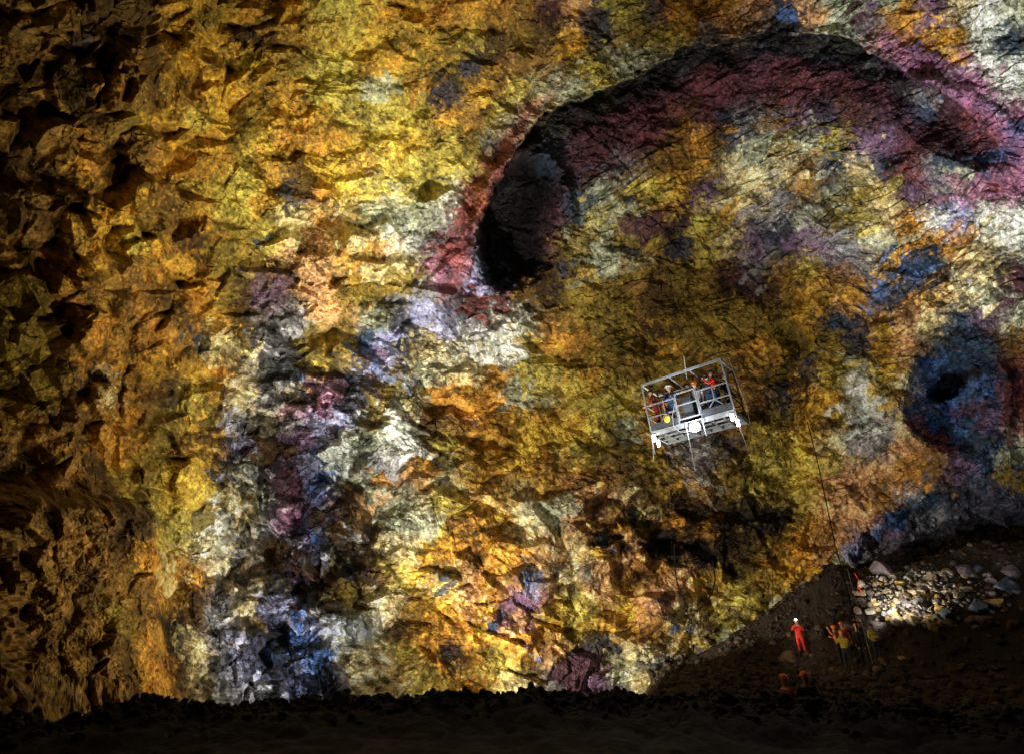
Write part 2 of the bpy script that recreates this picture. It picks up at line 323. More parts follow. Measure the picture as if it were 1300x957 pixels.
def macro(X, Y):
    """large forms, as a fraction of distance, >0 = towards the chamber"""
    wx = X + 14 * fbm(X / 90, Y / 90, 31, 3); wy = Y + 14 * fbm(X / 90, Y / 90, 37, 3)
    m = .26 * (1 - ss(60, 400, wx)) + .05 * fbm(wx / 260, wy / 260, 5, 3)
    m += .16 * (1 - ss(146, 216, wx + 10 * fbm(Y / 30, X / 30, 40, 3))) * ss(600, 690, wy)          # near buttress bottom left
    m += .05 * gau(wx, wy, 150, 100, 70, 60) + .05 * gau(wx, wy, 60, 420, 90, 100) - .06 * gau(wx, wy, 160, 500, 70, 30, 10)
    m += .05 * gau(wx, wy, 420, 330, 70, 60) - .05 * gau(wx, wy, 350, 500, 50, 80)
    m -= .07 * gau(wx, wy, 380, 640, 50, 130, -15)
    m += .06 * gau(wx, wy, 600, 640, 160, 90) + .05 * gau(wx, wy, 700, 760, 120, 70)
    # the arch: lip and recess
    xx = X + 7 * fbm(X / 16, Y / 16, 51, 4, .6); yy = Y + 7 * fbm(X / 16, Y / 16, 53, 4, .6)
    sd = polydist(xx, yy, ARCH)
    along = ss(560, 640, X) * (1 - ss(1240, 1290, X))
    rec = ss(-3, 5, sd) * np.exp(-np.clip(sd, 0, None) / (50 + 40 * np.exp(-((X - 900) / 160) ** 2)))
    rec_w = .17 * along * (.45 + .55 * (1 - ss(1080, 1180, X)))
    m -= rec * rec_w
    m += .05 * along * np.exp(-np.abs(np.clip(sd, None, 0)) / 26) * (sd < 0)
    # left hollow
    e = ell(xx, yy, 662, 285, 52, 84, 14); m -= .20 * (1 - ss(.70, 1.06, e + .05 * fbm(X / 14, Y / 14, 55, 3))) * (1 - ss(640, 715, X + .25 * (Y - 285)))
    m += .03 * np.exp(-((e - 1.12) / .12) ** 2)
    # right hollow
    e = ell(xx, yy, 1212, 160, 76, 36, 28); m -= .045 * (1 - ss(.3, 1.1, e)); m += .016 * np.exp(-((e - 1.25) / .14) ** 2)
    # blue pocket
    e = ell(xx, yy, 1212, 505, 66, 66, 0); m -= .045 * (1 - ss(.45, 1.02, e)) * (1 - .7 * ss(1200, 1275, X)); m -= .030 * (1 - ss(.90, 1.0, e)) * (1 - ss(1195, 1240, X)); m += .018 * np.exp(-((e - 1.10) / .1) ** 2)
    e = ell(xx, yy, 1203, 490, 34, 17, -30); m -= .11 * (1 - ss(.5, 1.0, e))
    # recessed grey face low on the right
    yl = np.interp(X, [1000, 1060, 1130, 1180, 1240, 1300, 1500], [780, 706, 652, 628, 616, 612, 612])
    m -= .05 * ss(-6, 40, yy - yl) * ss(980, 1040, X)
    # overhung clefts right of centre
    for cx, cy, rx, ry, an in ((925, 652, 90, 11, 2), (860, 690, 52, 10, -6), (800, 660, 16, 12, 20), (770, 686, 26, 5, -8), (905, 742, 24, 9, 40), (865, 778, 20, 13, -30), (890, 700, 36, 8, 26),
                               (300, 555, 30, 40, 0), (345, 700, 24, 20, 0), (352, 805, 20, 26, 0), (215, 30, 26, 34, 10), (105, 92, 5, 46, 25), (225, 355, 34, 9, 10), (100, 480, 26, 10, 30), (395, 730, 60, 8, 38), (440, 720, 60, 6, 58)):
        m -= .036 * (1 - ss(.5, 1.05, ell(xx, yy, cx, cy, rx, ry, an)))
    e = ell(xx, yy, 645, 788, 22, 20, 0); m -= .030 * (1 - ss(.4, .95, e)); m += .012 * np.exp(-((e - 1.1) / .15) ** 2)
    # big rocks standing out on the left
    for cx, cy, rx, ry, an in ((65, 98, 40, 44, 20), (128, 95, 26, 44, 8), (85, 425, 32, 34, 20), (185, 430, 40, 32, 0), (165, 245, 30, 26, 10), (105, 510, 26, 26, 30), (95, 270, 20, 34, -10), (150, 320, 26, 18, 0),
                               (228, 612, 22, 38, 32), (215, 720, 26, 20, 0), (395, 345, 26, 26, 0), (150, 500, 12, 34, 10), (75, 350, 20, 26, -15), (40, 180, 34, 40, 10), (455, 305, 26, 18, 0)):
        e = ell(xx, yy, cx, cy, rx, ry, an); m += .030 * (1 - ss(.75, 1.05, e)) * (1.15 - .25 * np.clip(e, 0, 1))
    return m

def rock(X, Y):
    """relief of the broken rock in chart units, plus the cells used to colour it"""
    big = grid_sample(BIG, X, Y, 100); med = grid_sample(MED, X, Y, 100); sml = grid_sample(SML, X, Y, 100)
    wx = X + 12 * fbm(X / 70, Y / 70, 3, 2) + 1.2 * fbm(X / 11, Y / 11, 8, 2); wy = Y + 12 * fbm(X / 70, Y / 70, 4, 2) + 1.2 * fbm(X / 11, Y / 11, 9, 2)
    sml = sml * (1 - .45 * (1 - ss(220, 330, X)) * (1 - ss(600, 700, Y)))
    h = 0
    c1 = blocks(wx / 74 + .1 * wy / 74, wy / 64, 101, .6, 2.2); h = h + big * (34 + 14 * ss(250, 400, X)) * c1[0]
    c2 = blocks(wx / 42, wy / 35 - .12 * wx / 42, 201, .8, 2.6); h = h + med * 40 * c2[0]
    c3 = blocks(wx / 15, wy / 12.5, 301, .9, 2.2, 3); h = h + sml * 8.5 * c3[0]
    c4 = facets(wx / 6.6, wy / 5.8, 401, 1.2); h = h + (.25 + .75 * sml) * 1.7 * c4[0]
    # flow-banded rock in the right half: stretched blocks running up to the right
    st = ss(640, 800, X) * (1 - ss(1120, 1250, Y + 0 * X)); a = R(-26); u = wx * math.cos(a) + wy * math.sin(a); v = -wx * math.sin(a) + wy * math.cos(a)
    c5 = facets(u / 34, v / 9, 501, 1.2); h = h + st * (2.6 * c5[0] - 1.2 * np.exp(-c5[1] / .1))
    h = h + 7 * fbm(wx / 60, wy / 60, 61, 3, .5) + 2.4 * (ridge(wx / 26, wy / 22, 71, 3) - .5) * (.2 + sml)
    grit = fbm(wx / 3.4, wy / 3.1, 95, 2, .8); h = h + grit * (.3 + .8 * sml)
    # long fracture lines
    for s_, sc_ in ((81, 150), (91, 95)):
        f = np.abs(fbm(wx / sc_, wy / sc_, s_, 3)); h = h - 2.5 * np.exp(-f / .008) * (.3 + big)
    return h, (c1, c2, c3, c4, c5), (wx, wy, big, med, sml, st)

def axis(lo, a, b, hi, coarse, fine):
    return np.concatenate([np.arange(lo, a, coarse), np.arange(a, b, fine), np.arange(b, hi + 1, coarse)])
gx = axis(-420, -45, 1345, 1760, 7, 1.25); gy = axis(-420, -45, 905, 1300, 7, 1.25)
# chart the sampling grid about P0 so that it covers the same wall
GX, GY = np.meshgrid(gx, gy); nV = GX.size; W_, H_ = len(gx), len(gy)
D = FPX * VF + (GX.ravel()[:, None] - 650) * VR - (GY.ravel()[:, None] - 478.5) * VU
D /= np.linalg.norm(D, axis=1)[:, None]
def chart(p):
    v = p - EYE; z = np.clip(v @ VF, .5, None)
    return 650 + FPX * (v @ VR) / z, 478.5 - FPX * (v @ VU) / z
# aim the grid: start from the eye chart and re-express directions about P0
t = ellipsoid_t(EYE, D); base = EYE + D * t[:, None]
D = base - P0; D /= np.linalg.norm(D, axis=1)[:, None]
t = ellipsoid_t(P0, D); base = P0 + D * t[:, None]
X, Y = chart(base)
mac = macro(X, Y); tm = t * (1 - mac); pm = P0 + D * tm[:, None]
hr, cells, aux = rock(X, Y)
tf = tm - hr * tm / FPX * 1.25
pf = P0 + D * tf[:, None]
wx, wy, big, med, sml, st = aux
# ---- colours: each broken block takes the mineral of its own spot
def cell_pos(c, scx, scy, X, Y): return X - c[4] * scx, Y - c[5] * scy
def cellcol(c, sx, sy, s, spread):
    cx, cy = cell_pos(c, sx, sy, X, Y); ix, iy = c[2], c[3]
    jx = (H(ix, iy, s) + H(ix, iy, s + 1) - 1) * spread; jy = (H(ix, iy, s + 2) + H(ix, iy, s + 3) - 1) * spread
    k = mineral(cx + jx, cy + jy) * (.45 + 1.1 * H(ix, iy, s + 4))[:, None]
    return k
k1 = cellcol(cells[1], 42, 35, 600, 12); k2 = cellcol(cells[2], 15, 12.5, 610, 15); k3 = cellcol(cells[3], 6.6, 5.8, 620, 24); k5 = cellcol(cells[4], 30, 9, 630, 26)
k0 = mineral(X + 30 * fbm(X / 15, Y / 15, 640, 5, .9), Y + 30 * fbm(X / 15, Y / 15, 650, 5, .9))
k0 = .45 * k0 + .55 * mineral_soft(X + 12 * fbm(X / 20, Y / 20, 645, 4), Y + 12 * fbm(X / 20, Y / 20, 655, 4))
sel = vn(X / 19, Y / 19, 660)
a1 = np.clip(.10 + .62 * med, 0, .75)[:, None]
col = k0 * (1 - a1) + k1 * a1
pick = (vn(X / 11, Y / 11, 670) < .40)[:, None]; col = np.where(pick, .5 * col + .5 * k2, col)
pick = (vn(X / 6, Y / 6, 680) < .36)[:, None]; col = np.where(pick, .4 * col + .6 * k3, col)
pick = ((sel > .58) & (st > .3))[:, None]; col = np.where(pick, .4 * col + .6 * k5, col)
# shattered zone: white crust flakes against bare black-brown basalt
deb = (ss(.62, .95, grid_sample(SML, X, Y, 100)) * (1 - ss(400, 520, X)) + .45 * ss(.5, .7, grid_sample(SML, X, Y, 100)) * ss(400, 520, X))
hf = H(cells[2][2], cells[2][3], 801); hg = vn(X / 26, Y / 22, 803)
flk = np.where(hf + .7 * (hg - .5) < .48, .20, np.where(hf > .8, 1.75, 1.0)); col = col * (1 - deb + deb * flk)[:, None]
hf = H(cells[3][2], cells[3][3], 805); flk = np.where(hf < .3, .35, np.where(hf > .82, 1.7, 1.0)); dd_ = .25 + .6 * deb; col = col * (1 - dd_ + dd_ * flk)[:, None]
# patches
mc = np.clip(.15 + .8 * med, 0, .8); Xb = X * (1 - mc) + (X - cells[1][4] * 42) * mc; Yb = Y * (1 - mc) + (Y - cells[1][5] * 35) * mc
Xp = .45 * Xb + .55 * (X - cells[2][4] * 15) + 11 * fbm(X / 13, Y / 13, 700, 5, .7); Yp = .45 * Yb + .55 * (Y - cells[2][5] * 12.5) + 11 * fbm(X / 13, Y / 13, 710, 5, .7)
jit = (.72 + .56 * H(cells[2][2], cells[2][3], 720))[:, None]
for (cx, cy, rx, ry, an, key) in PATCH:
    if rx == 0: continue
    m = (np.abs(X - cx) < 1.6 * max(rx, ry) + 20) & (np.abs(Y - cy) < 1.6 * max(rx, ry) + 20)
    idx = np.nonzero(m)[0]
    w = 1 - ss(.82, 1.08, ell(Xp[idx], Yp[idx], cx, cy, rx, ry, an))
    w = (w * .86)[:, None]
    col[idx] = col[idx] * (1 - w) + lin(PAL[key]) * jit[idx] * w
# near-black band under the arch lip, dark red beyond it, near-black hollow
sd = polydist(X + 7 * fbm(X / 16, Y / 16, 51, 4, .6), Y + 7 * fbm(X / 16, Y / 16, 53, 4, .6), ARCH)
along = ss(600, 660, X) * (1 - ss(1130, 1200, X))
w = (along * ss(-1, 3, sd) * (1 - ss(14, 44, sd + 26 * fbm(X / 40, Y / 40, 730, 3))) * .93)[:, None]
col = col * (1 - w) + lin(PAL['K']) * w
lj = fbm(X / 15, Y / 15, 737, 4, .65)
w = (along * ss(22, 46, sd + 16 * lj) * (1 - ss(66, 104, sd + 34 * lj)) * .72 * ss(690, 760, X))[:, None]
col = col * (1 - w) + (lin((100, 50, 54)) * .6 + lin((74, 50, 66)) * .4) * (.6 + .8 * vn(X / 16, Y / 9, 739))[:, None] * w
w = (np.exp(-((sd + 15 + 8 * lj) / 13) ** 2) * ss(545, 585, X) * (1 - ss(660, 735, X)) * .8)[:, None]; col = col * (1 - w) + lin((150, 84, 80)) * (.6 + .8 * vn(X / 10, Y / 10, 741))[:, None] * w
w = (np.exp(-((sd + 18 + 10 * lj) / 17) ** 2) * ss(1080, 1130, X) * .75)[:, None]; col = col * (1 - w) + lin((156, 104, 136)) * (.6 + .8 * vn(X / 10, Y / 10, 743))[:, None] * w
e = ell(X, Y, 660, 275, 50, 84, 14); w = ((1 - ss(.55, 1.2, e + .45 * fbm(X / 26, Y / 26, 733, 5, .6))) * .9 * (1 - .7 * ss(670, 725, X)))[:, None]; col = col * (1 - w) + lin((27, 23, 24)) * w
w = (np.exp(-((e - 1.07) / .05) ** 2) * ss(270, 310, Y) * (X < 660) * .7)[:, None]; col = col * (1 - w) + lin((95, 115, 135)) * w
# mottling, soot specks, pale crust
mot = 1.3 * fbm(X / 4.2, Y / 4.2, 740, 3, .85) + .9 * fbm(X / 26, Y / 26, 750, 4, .6)
col *= np.clip(1 + .9 * mot, .2, 2.3)[:, None]
sp = ridge(X / 20, Y / 17, 760, 4); w = (ss(.80, .92, sp) * .7 * (.4 + .6 * sml))[:, None]; col = col * (1 - w) + lin((34, 26, 20)) * w
sp = fbm(X / 13, Y / 13, 770, 5, .72); w = (ss(.34, .6, sp) * .45)[:, None]; col = col * (1 - w) + np.clip(col * 2.0 + .05, 0, .8) * w
col = np.clip(col * .92, .006, .82)

def grid_mesh(name, pts, W_, H_, color=None, flip=False, smooth=True):
    me = bpy.data.meshes.new(name)
    i = np.arange(W_ - 1); j = np.arange(H_ - 1); I, J = np.meshgrid(i, j); a = (J * W_ + I).ravel()
    q = np.stack([a, a + W_, a + W_ + 1, a + 1], 1) if not flip else np.stack([a, a + 1, a + W_ + 1, a + W_], 1)
    n = len(q)
    me.vertices.add(len(pts)); me.vertices.foreach_set('co', pts.astype(np.float32).ravel())
    me.loops.add(n * 4); me.loops.foreach_set('vertex_index', q.astype(np.int32).ravel())
    me.polygons.add(n); me.polygons.foreach_set('loop_start', np.arange(0, n * 4, 4, dtype=np.int32)); me.polygons.foreach_set('loop_total', np.full(n, 4, np.int32))
    me.polygons.foreach_set('use_smooth', np.full(n, smooth))
    me.update(calc_edges=True)
    if color is not None:
        at_ = me.color_attributes.new('mineral', 'FLOAT_COLOR', 'POINT')
        at_.data.foreach_set('color', np.concatenate([color, np.ones((len(color), 1))], 1).astype(np.float32).ravel())
    return me
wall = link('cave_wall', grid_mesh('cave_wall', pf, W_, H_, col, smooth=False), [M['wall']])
tag(wall, kind='structure')
print('wall', nV, round(time.time() - T0, 1))

# the rest of the chamber behind and around, dark basalt
bm = bmesh.new(); bmesh.ops.create_icosphere(bm, subdivisions=5, radius=1)
for v in bm.verts:
    d = v.co.copy(); k = 1.55 + .10 * mnoise.fractal(d * 5, 1, 2, 4)
    v.co = Vector((EC[0] + d.x * ER[0] * k, EC[1] + d.y * ER[1] * k, EC[2] + d.z * ER[2] * k))
me = bpy.data.meshes.new('cave_shell'); bm.to_mesh(me); bm.free()
tag(link('cave_shell', me, [M['back']]), kind='structure')

# ------------------------------------------------------------------ ground
def elev_of(X, Y):
    d = ray(X, Y); return math.degrees(math.atan2(d[2], math.hypot(d[0], d[1]))), math.degrees(math.atan2(d[0], d[1]))
sil = [(700, 905), (760, 900), (835, 868), (870, 850), (905, 828), (945, 800), (985, 772), (1012, 748), (1035, 731), (1060, 727), (1085, 735), (1110, 738), (1150, 722), (1190, 712), (1240, 705), (1310, 700), (1400, 700)]
SE = np.array([elev_of(*s) for s in sil])           # elevation, azimuth of the far rim of the rubble
def G(x, y):
    x = np.asarray(x, float); y = np.asarray(y, float)
    az = np.degrees(np.arctan2(x, y)); d = np.hypot(x, y)
    zf = np.interp(d, [0, 6, 11.5, 13, 14.5, 19, 24, 30, 36], [0, 0, .15, .62, -.2, -1.55, -.75, -.45, -.42])
    el = np.interp(az, SE[:, 1], SE[:, 0])
    zw = 2.1 + 41 * np.tan(np.radians(el))
    k = ss(33, 41, d); z = zf + (zw - zf) * k
    left = 1 - ss(9, 15, az)
    z = z - left * ss(13.5, 24, d) * 3.4
    r = ss(28, 33, d) * ss(27, 33, az); z = z + .8 * r * ss(30, 38, d) * (1 - ss(38, 43, d))
    amp = .10 + .22 * ss(12, 15, d) * (1 - ss(15, 18, d)) + .5 * ss(34, 40, d)
    z = z + amp * fbm(x / 1.9, y / 1.9, 901, 5, .6) + .10 * fbm(x / .5, y / .5, 905, 3)
    b = np.exp(-((d - 12.9) / 1.1) ** 2); z = z + b * (.16 * fbm(x / 1.1, y / 1.1, 911, 4, .6) + .12 * fbm(x / .35, y / .35, 915, 3, .6))
    return z
az = np.radians(np.concatenate([np.arange(-180, -55, 2.5), np.arange(-55, 10, .16), np.arange(10, 50, .07), np.arange(50, 181, 2.5)]))
dd = np.concatenate([np.linspace(.02, 11, 50), np.linspace(11.1, 15, 60), np.linspace(15.1, 34, 120), np.linspace(34.1, 44, 120), np.linspace(44.5, 60, 16)])
AZ, DD = np.meshgrid(az, dd); gxp = (np.sin(AZ) * DD).ravel(); gyp = (np.cos(AZ) * DD).ravel()
gpts = np.stack([gxp, gyp, G(gxp, gyp)], 1)
gk = ss(13.2, 17, np.hypot(gxp, gyp) + 1.2 * fbm(gxp / 1.5, gyp / 1.5, 921, 3))[:, None]; gcol = np.array([.007, .0065, .006]) * (1 - gk) + np.array([.032, .022, .015]) * gk  # added near ledge, painted near-black to read as unlit ground
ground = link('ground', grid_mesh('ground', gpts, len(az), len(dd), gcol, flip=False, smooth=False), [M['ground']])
tag(ground, kind='structure')
def on_ground(X, Y, dmin=14, dmax=60):
    r = ray(X, Y); t = np.linspace(dmin, dmax, 4000); p = EYE + r * t[:, None]; g = G(p[:, 0], p[:, 1])
    i = np.argmax(p[:, 2] < g); return p[i] if p[i, 2] < g[i] else EYE + r * 35

# ------------------------------------------------------------------ stones
def stone_proto(seed, cuts=15, sub=2):
    rnd = random.Random(seed); bm = bmesh.new(); bmesh.ops.create_icosphere(bm, subdivisions=sub, radius=1)
    pl = []
    for _ in range(cuts):
        n = Vector((rnd.gauss(0, 1), rnd.gauss(0, 1), rnd.gauss(0, 1))).normalized(); pl.append((n, rnd.uniform(.42, .78)))
    s = Vector((rnd.uniform(.8, 1.25), rnd.uniform(.7, 1), rnd.uniform(.5, .85)))
    for v in bm.verts:
        p = v.co
        for n, k in pl:
            d = p.dot(n)
            if d > k: p = p - n * (d - k)
        p = p * (1 + .05 * mnoise.noise(p * 3 + Vector((seed, 0, 0))))
        v.co = Vector((p.x * s.x, p.y * s.y, p.z * s.z))
    me = bpy.data.meshes.new('stone'); bm.to_mesh(me); bm.free(); return me
PROTO = [stone_proto(i) for i in range(10)]
PV = []; PF = []
for me in PROTO:
    a = np.zeros(len(me.vertices) * 3, np.float32); me.vertices.foreach_get('co', a); PV.append(a.reshape(-1, 3))
    f = np.zeros(len(me.polygons) * 3, np.int32); me.polygons.foreach_get('vertices', f); PF.append(f.reshape(-1, 3))
def scatter(name, places, colfn, m):
    vs = []; fs = []; cs = []; n0 = 0; rnd = random.Random(name)
    for (x, y, z, r) in places:
        k = rnd.randrange(10); q = Matrix.Rotation(rnd.uniform(0, 6.28), 3, 'Z') @ Matrix.Rotation(rnd.uniform(-.5, .5), 3, 'X')
        v = PV[k] @ np.array(q).T * r + (x, y, z); vs.append(v); fs.append(PF[k] + n0); n0 += len(v)
        cs.append(np.tile(colfn(rnd), (len(v), 1)))
    v = np.concatenate(vs); f = np.concatenate(fs); c = np.concatenate(cs)
    me = bpy.data.meshes.new(name); me.vertices.add(len(v)); me.vertices.foreach_set('co', v.astype(np.float32).ravel())
    me.loops.add(len(f) * 3); me.loops.foreach_set('vertex_index', f.astype(np.int32).ravel())
    me.polygons.add(len(f)); me.polygons.foreach_set('loop_start', np.arange(0, len(f) * 3, 3, dtype=np.int32)); me.polygons.foreach_set('loop_total', np.full(len(f), 3, np.int32))
    me.update(calc_edges=True)
    at_ = me.color_attributes.new('mineral', 'FLOAT_COLOR', 'POINT'); at_.data.foreach_set('color', np.concatenate([c, np.ones((len(c), 1))], 1).astype(np.float32).ravel())
    return link(name, me, [m])
rnd = random.Random(3)
def darkc(r): k = r.uniform(.5, 1.5); return np.array([(.050, .032, .020), (.062, .038, .019), (.036, .03, .026), (.08, .052, .026)][r.randrange(4)]) * k
def palec(r): k = r.uniform(.5, 1.1); return np.array([(.42, .36, .27), (.36, .33, .28), (.40, .32, .18), (.30, .29, .30), (.20, .19, .20)][r.randrange(5)]) * k
pl = []
for _ in range(5200):
    a = R(rnd.uniform(11, 47)); d = rnd.uniform(17, 41); x, y = math.sin(a) * d, math.cos(a) * d
    r = .06 + .30 * rnd.random() ** 4; pl.append((x, y, float(G(x, y)) + r * .15, r))
tag(scatter('rubble_field', pl, darkc, M['rubble']), 'loose dark brown stones covering the cave floor on the right', 'rubble', kind='stuff')
pl = []
for _ in range(3200):
    a = R(rnd.uniform(-48, 48)); d = rnd.gauss(12.95, .35); x, y = math.sin(a) * d, math.cos(a) * d
    r = .02 + .13 * rnd.random() ** 3; pl.append((x, y, float(G(x, y)) + r * .1, r))
tag(scatter('cinder_bank', pl, lambda r: darkc(r) * .2, M['rubble']), 'added cinders, painted near-black as if unlit, along the edge of the near ledge', 'cinders', kind='stuff')  # stones added on the ledge rim, darkened to pass for unlit

pl = []
while len(pl) < 1000:
    X_ = rnd.gauss(1150, 46); Y_ = rnd.uniform(716, 797)
    if not (1083 < X_ < 1260) or Y_ < np.interp(X_, [1085, 1110, 1180, 1245], [750, 730, 719, 733]) or Y_ > np.interp(X_, [1085, 1110, 1140, 1245], [767, 777, 797, 794]): continue
    p = on_ground(X_, Y_); r = .03 + .12 * rnd.random() ** 2; pl.append((p[0] + rnd.gauss(0, .15), p[1] + rnd.gauss(0, .3), p[2] + r * .2, r))
tag(scatter('broken_grit', pl, lambda r: palec(r) * .7, M['rubble']), 'small pale stones and grit between the blocks of the lamplit pile', 'grit', kind='stuff')
# boulders of the lit pile, every one its own object, shared meshes by tone
TONES = {'pale': (.30, .24, .16), 'cream': (.40, .35, .26), 'ochre': (.42, .29, .08), 'grey': (.17, .17, .18), 'blue_grey': (.11, .14, .20), 'brown': (.12, .07, .035), 'mauve': (.15, .12, .135)}
TM = {k: rock_mat('boulder_' + k, basecol=v, scale=6, bump=.5, dist=.05, wet=.7) for k, v in TONES.items()}
TMESH = {}
def boulder(p, r, tone, label, group=None, proto=None, sc_=(1, 1, 1), rz=None, sink=.25, cat='boulder'):
    k = rnd.randrange(10) if proto is None else proto
    if (tone, k) not in TMESH:
        m2 = PROTO[k].copy(); m2.materials.append(TM[tone]); TMESH[(tone, k)] = m2
    o = bpy.data.objects.new('boulder', TMESH[(tone, k)]); COL.objects.link(o)
    o.location = (p[0], p[1], p[2] + r * (.5 - sink)); o.scale = (r * sc_[0], r * sc_[1], r * sc_[2])
    o.rotation_euler = (rnd.uniform(-.4, .4), rnd.uniform(-.4, .4), rnd.uniform(0, 6.28) if rz is None else rz)
    return tag(o, label, cat, group)
# named boulders  (X, Y of base, radius m)
for X_, Y_, r_, tone, lab in [
    (1000, 838, 1.05, 'brown', 'big square brown boulder on the floor left of the red-suited caver'),
    (1075, 797, .62, 'brown', 'brown flat-topped boulder on the slope behind the cavers in yellow'),
    (1172, 771, 1.1, 'grey', 'large grey boulder in the middle of the lit rubble pile'),
    (1205, 785, .95, 'blue_grey', 'bluish grey rounded boulder at the right end of the lit pile'),
    (1140, 791, .95, 'cream', 'tall white boulder right beside the floor lamp glare'),
    (1163, 793, .85, 'cream', 'cream boulder at the foot of the lit pile, right of the white one'),
    (1185, 799, .62, 'ochre', 'lower of two stacked yellow boulders at the foot of the lit pile'),
    (1183, 787, .62, 'ochre', 'upper of two stacked yellow boulders at the foot of the lit pile'),
    (1204, 792, .62, 'ochre', 'round yellow boulder at the right foot of the lit pile'),
    (1216, 758, .8, 'pale', 'pale boulder high on the right shoulder of the lit pile'),
    (1264, 768, .95, 'ochre', 'lone yellowish boulder out in the dark right of the lit pile'),
    (1281, 748, 1.2, 'blue_grey', 'slate blue boulder in the dark beneath the right wall'),
    (1240, 772, .55, 'blue_grey', 'small blue-grey boulder in the dark right of the lit pile'),
    (1124, 728, 1.4, 'mauve', 'large smooth mauve-grey boulder at the top left of the lit pile'),
    (1229, 730, 1.2, 'mauve', 'big mauve-grey boulder high in the half dark above the pile'),
    (1203, 728, .75, 'pale', 'pale brown boulder at the top of the lit pile'),
    (1089, 777, .62, 'pale', 'pale boulder at the left foot of the lit pile by the rope'),
    (1105, 777, .62, 'cream', 'cream boulder left of the floor lamp at the pile foot'),
    (1119, 842, .6, 'brown', 'flat brown boulder on the floor right of the caver in yellow'),
    (1145, 838, .45, 'ochre', 'small ochre boulder on the dark floor right of the cavers'),
    (1101, 857, .45, 'brown', 'small brown stone just in front of the cavers in yellow'),
]:
    boulder(on_ground(X_, Y_), r_ * .58, tone, lab)
n_b = 0
for _ in range(2000):
    X_ = rnd.gauss(1148, 38); Y_ = rnd.uniform(718, 795)
    if not (1084 < X_ < 1232): continue
    if Y_ < np.interp(X_, [1085, 1110, 1180, 1245], [752, 732, 722, 735]): continue
    if Y_ > np.interp(X_, [1085, 1110, 1140, 1245], [765, 775, 795, 792]): continue
    p = on_ground(X_, Y_)
    boulder(p, .13 + .30 * rnd.random() ** 1.9, rnd.choice(['pale', 'pale', 'cream', 'grey', 'pale', 'ochre', 'mauve']), 'pale angular block in the lamplit rubble pile', 'pale blocks of the lamplit rubble pile', cat='boulder')
    n_b += 1
    if n_b >= 270: break
for _ in range(34):
    X_ = rnd.uniform(1232, 1300); Y_ = rnd.uniform(722, 800)
    boulder(on_ground(X_, Y_), .18 + .42 * rnd.random() ** 2, rnd.choice(['blue_grey', 'grey', 'mauve', 'brown']), 'dim grey block in the dark right of the lamplit pile', 'dim blocks right of the lamplit pile')
print('ground', round(time.time() - T0, 1))

